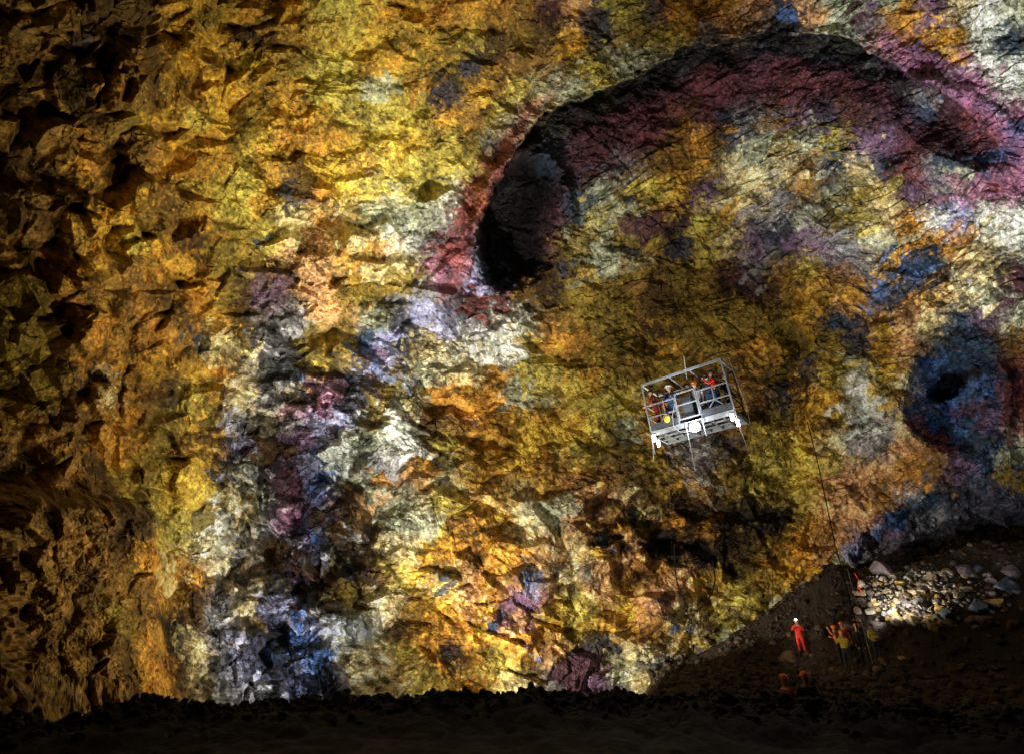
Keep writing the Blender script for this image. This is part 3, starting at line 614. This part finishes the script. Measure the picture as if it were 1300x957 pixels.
# ------------------------------------------------------------------ people
def person(loc, rz, pose, jacket, trousers, helmet=None, label='', group=None, h=1.76, lampon=False, parent_rot=None, mask=None):
    """one continuous skinned body; helmet, hair and headlamp are children"""
    s = h / 1.76
    J = dict(pel=(0, 0, .95), wai=(0, .01, 1.10), che=(0, .0, 1.32), nec=(0, .0, 1.48), chin=(0, .03, 1.56), hea=(0, .02, 1.66), top=(0, .01, 1.73))
    lean = pose.get('lean', 0)
    for k in ('wai', 'che', 'nec', 'chin', 'hea', 'top'):
        x, y, z = J[k]; dz = z - .95; J[k] = (x, y + dz * math.sin(lean), .95 + dz * math.cos(lean))
    for sd_, n in ((-1, 'l'), (1, 'r')):
        J['hip' + n] = (.10 * sd_, 0, .92)
        kx, ky = pose.get('knee' + n, (.12 * sd_, .03)); fx, fy = pose.get('foot' + n, (.14 * sd_, -.02))
        J['kne' + n] = (kx, ky, .50); J['ank' + n] = (fx, fy, .09); J['toe' + n] = (fx + .02 * sd_, fy + .19, .045)
        c = J['che']; J['sho' + n] = (.19 * sd_, c[1], c[2] + .09)
        J['elb' + n] = pose.get('elb' + n, (.25 * sd_, c[1] - .02, 1.13)); J['wri' + n] = pose.get('wri' + n, (.26 * sd_, c[1] + .10, .90))
    rad = dict(pel=.15, wai=.135, che=.155, nec=.058, chin=.075, hea=.098, top=.07, hip=.105, kne=.07, ank=.055, toe=.045, sho=.075, elb=.052, wri=.036)
    names = list(J); V = [Vector(J[k]) * s for k in names]; rr = [rad[k if k in rad else k[:-1]] * s for k in names]
    E_ = [('pel', 'wai'), ('wai', 'che'), ('che', 'nec'), ('nec', 'chin'), ('chin', 'hea'), ('hea', 'top')]
    for n in 'lr': E_ += [('pel', 'hip' + n), ('hip' + n, 'kne' + n), ('kne' + n, 'ank' + n), ('ank' + n, 'toe' + n), ('che', 'sho' + n), ('sho' + n, 'elb' + n), ('elb' + n, 'wri' + n)]
    E_ = [(names.index(a), names.index(b)) for a, b in E_]
    kind = {i: ('skin' if names[i] in ('chin', 'hea', 'top', 'nec') else 'boot' if names[i][:3] in ('ank', 'toe') else 'leg' if names[i][:3] in ('hip', 'kne', 'pel') else 'jac') for i in range(len(names))}
    for n, sd_ in (('l', -1), ('r', 1)):
        w = V[names.index('wri' + n)]; e = V[names.index('elb' + n)]; d = (w - e).normalized()
        side = d.cross(Vector((sd_, 0, 0))); side = side.normalized() if side.length > .2 else d.cross(Vector((0, 1, 0))).normalized()
        curl = side.cross(d).normalized()
        pi = len(V); V.append(w + d * .06 * s); rr.append(.034 * s); kind[pi] = 'skin'; E_.append((names.index('wri' + n), pi))
        for q in range(4):
            o1 = side * (q - 1.5) * .021 * s; L_ = (.036, .042, .040, .030)[q] * s
            a = len(V); V += [w + d * .098 * s + o1, w + d * .098 * s + o1 + (d * .8 + curl * .6) * L_, w + d * .098 * s + o1 + (d * .8 + curl * .6) * L_ + (d * .2 + curl * .9) * L_ * .7]
            rr += [.0095 * s, .009 * s, .0075 * s]; E_ += [(pi, a), (a, a + 1), (a + 1, a + 2)]
            for z_ in (a, a + 1, a + 2): kind[z_] = 'skin'
        a = len(V); V += [w + d * .045 * s - side * .038 * s, w + d * .078 * s - side * .052 * s + curl * .012 * s]; rr += [.0115 * s, .009 * s]; E_ += [(pi, a), (a, a + 1)]
        kind[a] = kind[a + 1] = 'skin'
    me = bpy.data.meshes.new('body'); me.from_pydata(V, E_, [])
    tmp = bpy.data.objects.new('tmp', me); COL.objects.link(tmp)
    tmp.modifiers.new('s', 'SKIN'); sub = tmp.modifiers.new('u', 'SUBSURF'); sub.levels = 1
    sv = me.skin_vertices[0].data
    for i, v in enumerate(sv): v.radius = (rr[i] * (1.18 if names[i:i + 1] and names[i] in ('che', 'pel', 'wai') else 1), rr[i] * (.78 if names[i:i + 1] and names[i] in ('che', 'wai') else 1)); v.use_root = (i == 0)
    dg = bpy.context.evaluated_depsgraph_get(); m2 = bpy.data.meshes.new_from_object(tmp.evaluated_get(dg)); bpy.data.objects.remove(tmp)
    root = empty('person', loc, rz, label, 'person', group)
    if parent_rot is not None: root.rotation_mode = 'QUATERNION'; root.rotation_quaternion = (parent_rot @ Matrix.Rotation(rz, 3, 'Z')).to_quaternion()
    # face: nose, ears and eyes grown into the same mesh
    bm = bmesh.new(); bm.from_mesh(m2); hd = V[names.index('hea')]
    n0 = len(bm.faces)
    def blob(off, r, sc3): bmesh.ops.create_icosphere(bm, subdivisions=1, radius=r * s, matrix=Matrix.Translation(hd + Vector(off) * s) @ Matrix.Diagonal((*sc3, 1)))
    blob((0, .098, -.022), .018, (.7, 1, 1.3)); blob((-.088, .005, -.02), .024, (.5, 1, 1.4)); blob((.088, .005, -.02), .024, (.5, 1, 1.4))
    bm.faces.ensure_lookup_table(); n1 = len(bm.faces)
    blob((-.034, .086, .005), .011, (1, .6, .8)); blob((.034, .086, .005), .011, (1, .6, .8)); blob((0, .088, -.06), .018, (1.3, .4, .35))
    bm.to_mesh(m2); bm.free()
    mats = [M[jacket], M[trousers], M['skin'], M['boots'], M['eye']]; m2.materials.clear()
    for m_ in mats: m2.materials.append(m_)
    KM = {'jac': 0, 'leg': 1, 'skin': 2, 'boot': 3}
    for pi_, p in enumerate(m2.polygons):
        p.use_smooth = True
        if pi_ >= n1: p.material_index = 4; continue
        if pi_ >= n0: p.material_index = 2; continue
        c = p.center; b = min(range(len(V)), key=lambda i: (V[i] - c).length - rr[i] * .6); p.material_index = KM[kind[b]]
    body = bpy.data.objects.new('body', m2); COL.objects.link(body); body.parent = root
    if helmet:
        mb = MB(); c = hd + Vector((0, -.005, .045)) * s
        bmesh.ops.create_uvsphere(mb.bm, u_segments=16, v_segments=10, radius=.128 * s, matrix=Matrix.Translation(c) @ Matrix.Diagonal((.92, 1.08, .95, 1)))
        bmesh.ops.bisect_plane(mb.bm, geom=mb.bm.verts[:] + mb.bm.edges[:] + mb.bm.faces[:], plane_co=c + Vector((0, 0, -.01)), plane_no=(0, -.12, 1), clear_inner=True)
        mb.tube(c + Vector((0, 0, -.012)), c + Vector((0, 0, .006)), .138 * s, 16, .13 * s)
        hm = mb.build('helmet', M[helmet], root, smooth=True)
        mb = MB(); mb.box(c + Vector((0, .135, .03)) * s, (.05 * s, .03 * s, .035 * s)); mb.build('headlamp_case', M['black'], hm)
        if lampon:
            mb = MB(); mb.ball(c + Vector((0, .155, .03)) * s, .035 * s, 10); mb.build('headlamp', M['head'], root)
    else:
        mb = MB(); c = hd + Vector((0, -.015, .03)) * s; bmesh.ops.create_uvsphere(mb.bm, u_segments=14, v_segments=8, radius=.112 * s, matrix=Matrix.Translation(c))
        bmesh.ops.bisect_plane(mb.bm, geom=mb.bm.verts[:] + mb.bm.edges[:] + mb.bm.faces[:], plane_co=c, plane_no=(0, -.55, .8), clear_inner=True)
        mb.build('hair', M['hair'], root, smooth=True)
    return root
STAND = {}
HOLD = dict(elbl=(-.30, .10, 1.22), elbr=(.30, .10, 1.22), wril=(-.08, .30, 1.50), wrir=(.08, .30, 1.50))     # both hands at the face, camera
RAIL = dict(elbl=(-.30, .12, 1.18), elbr=(.30, .12, 1.18), wril=(-.24, .36, 1.08), wrir=(.24, .36, 1.08), lean=.12)
FRONT = dict(elbl=(-.27, .02, 1.14), elbr=(.27, .02, 1.14), wril=(-.08, .24, 1.18), wrir=(.08, .24, 1.18))
UP = dict(elbl=(-.33, .08, 1.40), elbr=(.30, .10, 1.15), wril=(-.20, .22, 1.62), wrir=(.14, .28, 1.22))
BENT = dict(lean=.7, elbl=(-.25, .42, 1.05), elbr=(.25, .42, 1.05), wril=(-.12, .55, .88), wrir=(.12, .55, .88), kneel=(-.13, .14), kneer=(.13, .14), footl=(-.15, -.05), footr=(.15, .0))

def stand_at(X_, Y_, **k):
    p = on_ground(X_, Y_, 17); return (p[0], p[1], float(G(p[0], p[1])) - .02)
person(stand_at(1020, 832), R(180 - 25), HOLD, 'red', 'red', 'helm_w', 'person in a bright red coverall with a shining headlamp, hands raised to the face', lampon=True, h=1.8)
person(stand_at(1080, 853), R(-20), HOLD, 'yellow', 'dark', 'helm_o', 'person in a yellow jacket seen from behind, arms raised to a camera', h=1.78)
p_or = stand_at(1070, 843)
person(p_or, R(40), UP, 'orange', 'dark', 'helm_o', 'person in an orange jacket at the left of the group, one arm raised', h=1.76)
person(stand_at(1079, 838), R(150), STAND, 'wine', 'dark', 'helm_o', 'person in a rust coloured jacket behind the one in yellow', h=1.74)
person(stand_at(1099, 843), R(170), STAND, 'dark', 'dark', 'helm_o', 'dark-clothed person with an orange helmet standing beside the rope', h=1.78)
person(stand_at(1117, 841), R(190), FRONT, 'yellow', 'dark', 'helm_d', 'person with a yellow jacket and dark legs at the right end of the group', h=1.72)
def low_person(X_, Y_, rz, **k):
    d = 20.0; p = at(X_, Y_, d); gz = float(G(p[0], p[1])); hh = p[2] - gz
    person((p[0], p[1], gz - .02), rz, STAND, h=max(1.5, min(1.9, hh + .0)), **k)
low_person(993, 847, R(100), jacket='wine', trousers='dark', helmet='helm_o', label='person in an orange helmet at the bottom edge, farther left')
low_person(1017, 839, R(160), jacket='dark', trousers='dark', helmet='helm_o', label='person in an orange helmet and dark clothes below the red-suited caver')

# ------------------------------------------------------------------ basket
BW, BD, BH = 3.35, 1.75, 2.3
B0 = Vector((5.76, 20.07, 8.765)); RZ = R(-37.6); RB = Matrix.Rotation(RZ, 3, 'Z') @ Matrix.Rotation(R(-3.56), 3, 'Y') @ Matrix.Rotation(R(3.6), 3, 'X')
bk = empty('lift_platform', B0, 0, 'open steel work platform hanging on cables in mid air with riders and lamps', 'platform')
bk.rotation_mode = 'QUATERNION'; bk.rotation_quaternion = RB.to_quaternion()
def bw(x, y, z): return B0 + RB @ Vector((x, y, z))
m = MB(); m.box((BW / 2, BD / 2, .19), (BW - .1, BD - .1, .04)); m.build('deck', M['deck'], bk)
m = MB()
for y in (0, BD): m.box((BW / 2, y, .11), (BW, .06, .20))
for x in (0, BW): m.box((x, BD / 2, .112), (.06, BD - .06, .196))
for i in range(1, 7): m.box((BW * i / 7, BD / 2, .09), (.05, BD - .07, .12))
for y in (BD * .33, BD * .66): m.box((BW / 2, y, .06), (BW - .07, .05, .06))
m.build('deck_frame', M['steel'], bk)
m = MB()
for x0, x1 in ((.05, 1.2), (2.15, BW - .05)): m.box(((x0 + x1) / 2, -.035, .37), (x1 - x0, .012, .26))
m.box((BW / 2, BD + .035, .40), (BW - .1, .012, .34)); m.build('kick_plate', M['mesh'], bk)
for x, y in ((0, 0), (BW, 0), (0, BD), (BW, BD)): MB().box((x, y, BH / 2 + .1), (.065, .065, BH - .2)).build('post', M['steel'], bk)
m = MB()
for y in (0, BD): m.box((BW / 2, y, BH), (BW + .06, .08, .09))
for x in (0, BW): m.box((x, BD / 2, BH), (.08, BD - .08, .088))
for x in (BW * .36, BW * .62): m.box((x, BD / 2, BH - .01), (.05, BD - .08, .05))
m.build('top_frame', M['steel'], bk)
for z in (1.32, .80):
    m = MB(); m.bar((.03, 0, z), (1.25, 0, z), .045); m.bar((2.12, 0, z), (BW - .03, 0, z), .045)
    m.bar((.03, BD, z), (BW - .03, BD, z), .045); m.bar((0, .03, z), (0, BD - .03, z), .045); m.bar((BW, .03, z), (BW, BD - .03, z), .045)
    m.build('guard_rail', M['steel'], bk)
g = MB(); g.bar((1.28, -.03, 1.45), (2.09, -.03, 1.45), .05); g.bar((1.28, -.03, .95), (2.09, -.03, .95), .045); g.bar((1.28, -.03, .36), (2.09, -.03, .36), .045)
g.bar((1.28, -.03, .34), (1.28, -.03, 1.47), .05); g.bar((2.09, -.03, .34), (2.09, -.03, 1.47), .05); g.build('gate', M['steel'], bk)
m = MB()
for x in (1.22, 2.15): m.bar((x, 0, .2), (x, 0, 1.34), .05)
m.build('gate_post', M['steel'], bk)
for a, b in (((.28, 0, .26), (.75, 0, .80)), ((.75, 0, .80), (1.2, 0, .30)), ((2.25, 0, .26), (2.75, 0, .80)), ((2.75, 0, .80), (BW - .1, 0, .26))):
    MB().bar(a, b, .035).build('brace', M['steel'], bk)
for x in (.75, 2.75): MB().bar((x, 0, .8), (x, 0, 1.32), .035).build('brace', M['steel'], bk)
m = MB(); m.box((1.55, BD - .1, 1.0), (.62, .06, 1.2)); m.build('control_cabinet', M['mesh'], bk)
m = MB(); m.box((1.62, .32, .82), (.42, .3, .95)); m.build('winch_box', M['mesh'], bk, bev=.02)
# lamps on outriggers under the deck
m = MB(); m.tube((1.46, -.10, .20), (1.46, -.10, -.55), .022); m.tube((2.14, -.10, .20), (2.14, -.10, -.55), .022); m.tube((1.46, -.10, .16), (2.14, -.10, .16), .022); m.build('lamp_bracket', M['steel'], bk)
def lampfix(c, w, h, mt, tilt=0):
    m = MB(); m.box((c[0], c[1] + .05, c[2]), (w, .08, h)); hs = m.build('floodlight', M['black'], bk, bev=.01)
    m = MB(); m.tube((c[0], c[1] - .002, c[2]), (c[0], c[1] + .02, c[2]), min(w, h) * .46, 24) if w > .3 else m.box((c[0], c[1] - .004, c[2]), (w * .86, .02, h * .82)); m.build('lamp_lens', mt, hs)
lampfix((1.80, -.14, -.10), .46, .42, M['lamp'])
for x in (.10, BW - .12):
    lampfix((x, -.10, -.10), .16, .34, M['lampw']); lampfix((x + .13, -.09, -.36), .13, .32, M['lampw'])
m = MB()
for x in (-.02, BW + .02): m.tube((x, -.06, .1), (x, -.06, -.75), .012)
m.build('lamp_hanger', M['steel'], bk)
# yellow bag tied to the front rail
m = MB(); m.ball((0, 0, 0), .15, 12, (.9, .6, 1.15)); m.ball((0, 0, .17), .05, 8); o = m.build('bag', M['yellow'], None, smooth=True)
o.location = bw(.80, -.16, .52); o.rotation_mode = 'QUATERNION'; o.rotation_quaternion = RB.to_quaternion(); tag(o, 'small yellow bag tied to the low left rail of the platform', 'bag')
# riders
def rider(x, y, rz, pose, j, t_, hlm, lab, h=1.88):
    person(bw(x, y, .21), rz, pose, j, t_, hlm, lab, 'people riding the hanging platform', h=h, parent_rot=RB)
rider(.30, .35, R(100), RAIL, 'wine', 'wine', None, 'person in dark red clothes at the far left end of the platform')
rider(.95, .45, R(-160), FRONT, 'navy', 'navy', 'helm_w', 'person in blue with a pale helmet in the left half of the platform')
rider(.62, .95, R(-120), STAND, 'orange', 'dark', 'helm_d', 'person in a rust jacket behind the blue and dark red riders', h=1.84)
rider(1.95, .75, R(170), STAND, 'grey', 'dark', 'helm_o', 'person in grey standing behind the platform gate', h=1.8)
rider(2.50, .6, R(-170), RAIL, 'dark', 'navy', 'helm_d', 'dark-clothed person between the gate and the rider in red', h=1.84)
rider(2.80, .38, R(90), HOLD, 'red', 'navy', 'helm_d', 'person in a red jacket and navy trousers in the right half of the platform', h=1.86)
rider(3.08, .9, R(-110), STAND, 'navy', 'dark', 'helm_d', 'person in dark navy in the rear right corner of the platform', h=1.76)

def cable(name, pts, r, m_, lab, group=None, cat='cable'):
    o = MB().path([Vector(p) for p in pts], r).build(name, m_); return tag(o, lab, cat, group)
c_top = bw(BW * .36, BD / 2, BH)
def upw(X_, Y_, d): return Vector(at(X_, Y_, d))
cable('hoist_cable', [bw(BW * .50, BD / 2, BH), upw(868, 452, 20.8)], .022, M['cable'], 'pale hoist cable rising from the middle of the platform roof')
cable('hoist_cable', [upw(868, 452, 20.8), upw(800, 60, 28)], .007, M['dcable'], 'thin dark hoist line running up the wall above the platform')
cable('tether_line', [bw(BW + .02, -.06, -.1), upw(950, 573, 20.2)], .009, M['cable'], 'pale line hanging from the right front corner of the platform')
cable('tether_line', [upw(924, 452, 19.6), upw(949, 520, 19.6), upw(960, 574, 19.4)], .008, M['cable'], 'pale line in the air just right of the platform')
cable('tether_line', [bw(0, -.06, -.1), upw(830, 585, 22.2)], .016, M['cable'], 'short pale line under the left lamps of the platform')
cable('tether_line', [bw(1.46, -.10, -.3), upw(883, 598, 21)], .009, M['cable'], 'pale line hanging below the bright centre lamp of the platform')
cable('power_cable', [bw(1.25, -.1, 1.1), bw(1.05, -.15, .6), bw(1.0, -.15, .1), bw(1.2, -.15, -.15), bw(1.5, -.12, -.22), bw(1.75, -.12, -.16)], .014, M['cable'], 'looping pale power lead from the platform rail to the centre lamp')
g0 = on_ground(855, 868); 
cable('guide_rope', [bw(.55, -.04, .2), upw(849, 600, 27), upw(853, 700, 34), upw(856, 868, 40)], .010, M['dcable'], 'long dark rope dropping from the left side of the platform to the floor')
cable('guide_rope', [upw(980, 640, 30), upw(981, 700, 30), upw(981, 822, 30)], .012, M['dcable'], 'thin dark rope hanging at the left edge of the dark slope')
cable('guide_rope', [upw(1025, 535, 30), upw(1040, 595, 29), upw(1060, 690, 28), upw(1084, 780, 27), upw(1098, 846, 25.5)], .024, M['dcable'], 'dark rope slanting down the wall to the group, left strand')
cable('guide_rope', [upw(1076, 722, 27), upw(1094, 790, 26), upw(1108, 842, 25.5)], .010, M['cable'], 'pale rope slanting down to the group, right strand')
Ep = [(905, 712), (908, 735), (904, 752), (896, 765), (884, 775)]
cable('loose_cord', [upw(x, y, 40) for x, y in Ep], .05, M['dcable'], 'black cord hanging in a curve in front of the lower wall')
cable('loose_cord', [upw(x, y, 40) for x, y in [(856, 690), (857, 722), (860, 742), (870, 765)]], .05, M['dcable'], 'short black cord hanging left of the curved one', )
# red markers by the pile
for X_, Y_, lab in ((1093, 741, 'thin red marker pole at the top left of the lit pile'), (1097, 757, 'thin red marker pole halfway down the left of the lit pile')):
    p = Vector(on_ground(X_, Y_)); o = MB().tube(p, p + Vector((-.2, 0, .6)), .03, 8).build('marker_pole', M['red']); tag(o, lab, 'pole')

# floor lamp behind the group lighting the pile
pl_ = Vector(on_ground(1122, 797)); fl = empty('work_lamp', pl_, R(200), 'glaring white floodlight standing on the rubble behind the cavers', 'floodlight')
m = MB(); m.box((0, 0, .42), (.34, .12, .26)); m.build('housing', M['black'], fl, bev=.01)
m = MB(); m.box((0, -.068, .42), (.28, .01, .20)); m.build('lens', M['lamp'], fl)
m = MB(); m.tube((-.2, 0, 0), (-.2, 0, .42), .015); m.tube((.2, 0, 0), (.2, 0, .42), .015); m.tube((-.2, -.15, .01), (-.2, .15, .01), .015); m.tube((.2, -.15, .01), (.2, .15, .01), .015); m.build('stand', M['steel'], fl)

# ------------------------------------------------------------------ light
def spot(name, loc, tgt, ang, power, colr, blend=.6, size=.15):
    l = bpy.data.lights.new(name, 'SPOT'); l.energy = power; l.color = colr; l.spot_size = R(ang); l.spot_blend = blend; l.shadow_soft_size = size
    o = bpy.data.objects.new(name, l); COL.objects.link(o); o.location = loc
    o.rotation_euler = (Vector(tgt) - Vector(loc)).to_track_quat('-Z', 'Y').to_euler(); return o
def point(name, loc, power, colr, size=.1):
    l = bpy.data.lights.new(name, 'POINT'); l.energy = power; l.color = colr; l.shadow_soft_size = size
    o = bpy.data.objects.new(name, l); COL.objects.link(o); o.location = loc; return o
WL = lambda X_, Y_: at(X_, Y_, 38)
KW = 1000
spot('flood_centre_low', (-5, 30, -2.6), WL(690, 720), 130, 19 * KW, (1, .90, .76), .8)
spot('flood_upper_left', (10, 28, .9), WL(400, 120), 72, 22 * KW, (1, .93, .60), .9)
spot('flood_centre', (-5, 27, -2.4), WL(540, 410), 72, 36 * KW, (1, .95, .86), .9)
spot('flood_debris', (0, 26, -2.6), WL(360, 680), 76, 9.5 * KW, (.92, .95, 1), .8)
spot('flood_far_right', (13, 15, -.9), WL(1230, 230), 56, 46 * KW, (1, .98, .96), .9)
spot('flood_right_base', (20, 31, .8), WL(1150, 260), 100, 30 * KW, (1, .97, .93), .9)
spot('left_fill', (1, 13.7, 1.3), WL(80, 460), 100, 4.5 * KW, (1, .86, .55), 1)  # added fill without a fixture, softens the black pits on the left
spot('wide_fill', (1.5, 13.8, 1.3), WL(640, 420), 130, 7 * KW, (1, .93, .82), 1)  # unseen wide spot added to lift shadows across the chamber
spot('platform_fill', (5, 13.7, 1.2), bw(BW / 2, 0, 1.3), 12, 4500, (.88, .94, 1), .5)  # unseen spot added to brighten the platform steel and riders
spot('far_base_fill', (9, 14, 0), WL(1200, 600), 36, 5 * KW, (.85, .92, 1), .9)  # weak unseen spot added so the recessed grey face isn't black
spot('flood_left', (8, 22, 1.1), WL(90, 400), 90, 10 * KW, (1, .86, .55), 1)
point('platform_lamp', bw(1.80, -.45, -.10), 70, (.95, .93, 1)); point('platform_lamp_left', bw(.15, -.35, -.2), 14, (1, .92, .8)); point('platform_lamp_right', bw(BW - .1, -.35, -.2), 14, (1, .92, .8))
spot('pile_lamp', pl_ + Vector((-.3, -.6, .9)), Vector(on_ground(1160, 745)) + Vector((0, 0, .5)), 120, 520, (1, .93, .8), .8, .12)
spot('group_fill', (6, 22, 3.0), Vector(on_ground(1085, 838)), 24, 1100, (1, .80, .52), .9)  # unseen spot added to brighten the group of cavers
spot('caver_fill', (6, 22, 3.0), Vector(on_ground(1020, 826)), 12, 2200, (1, .84, .66), .9)  # unseen spot added to keep the red-suited caver bright, not his headlamp
wd = bpy.data.worlds.new('World'); sc.world = wd; wd.use_nodes = True
wd.node_tree.nodes['Background'].inputs[0].default_value = (.5, .6, .8, 1); wd.node_tree.nodes['Background'].inputs[1].default_value = .02

sc.view_settings.view_transform = 'Standard'; sc.view_settings.look = 'None'; sc.view_settings.exposure = .2; sc.view_settings.gamma = 1
sc.render.engine = 'CYCLES'; cy = sc.cycles
cy.max_bounces = 5; cy.diffuse_bounces = 2; cy.glossy_bounces = 2; cy.use_denoising = True; cy.sample_clamp_indirect = 4
cy.use_adaptive_sampling = True; cy.adaptive_threshold = .02
sc.render.film_transparent = False
print('done', round(time.time() - T0, 1))
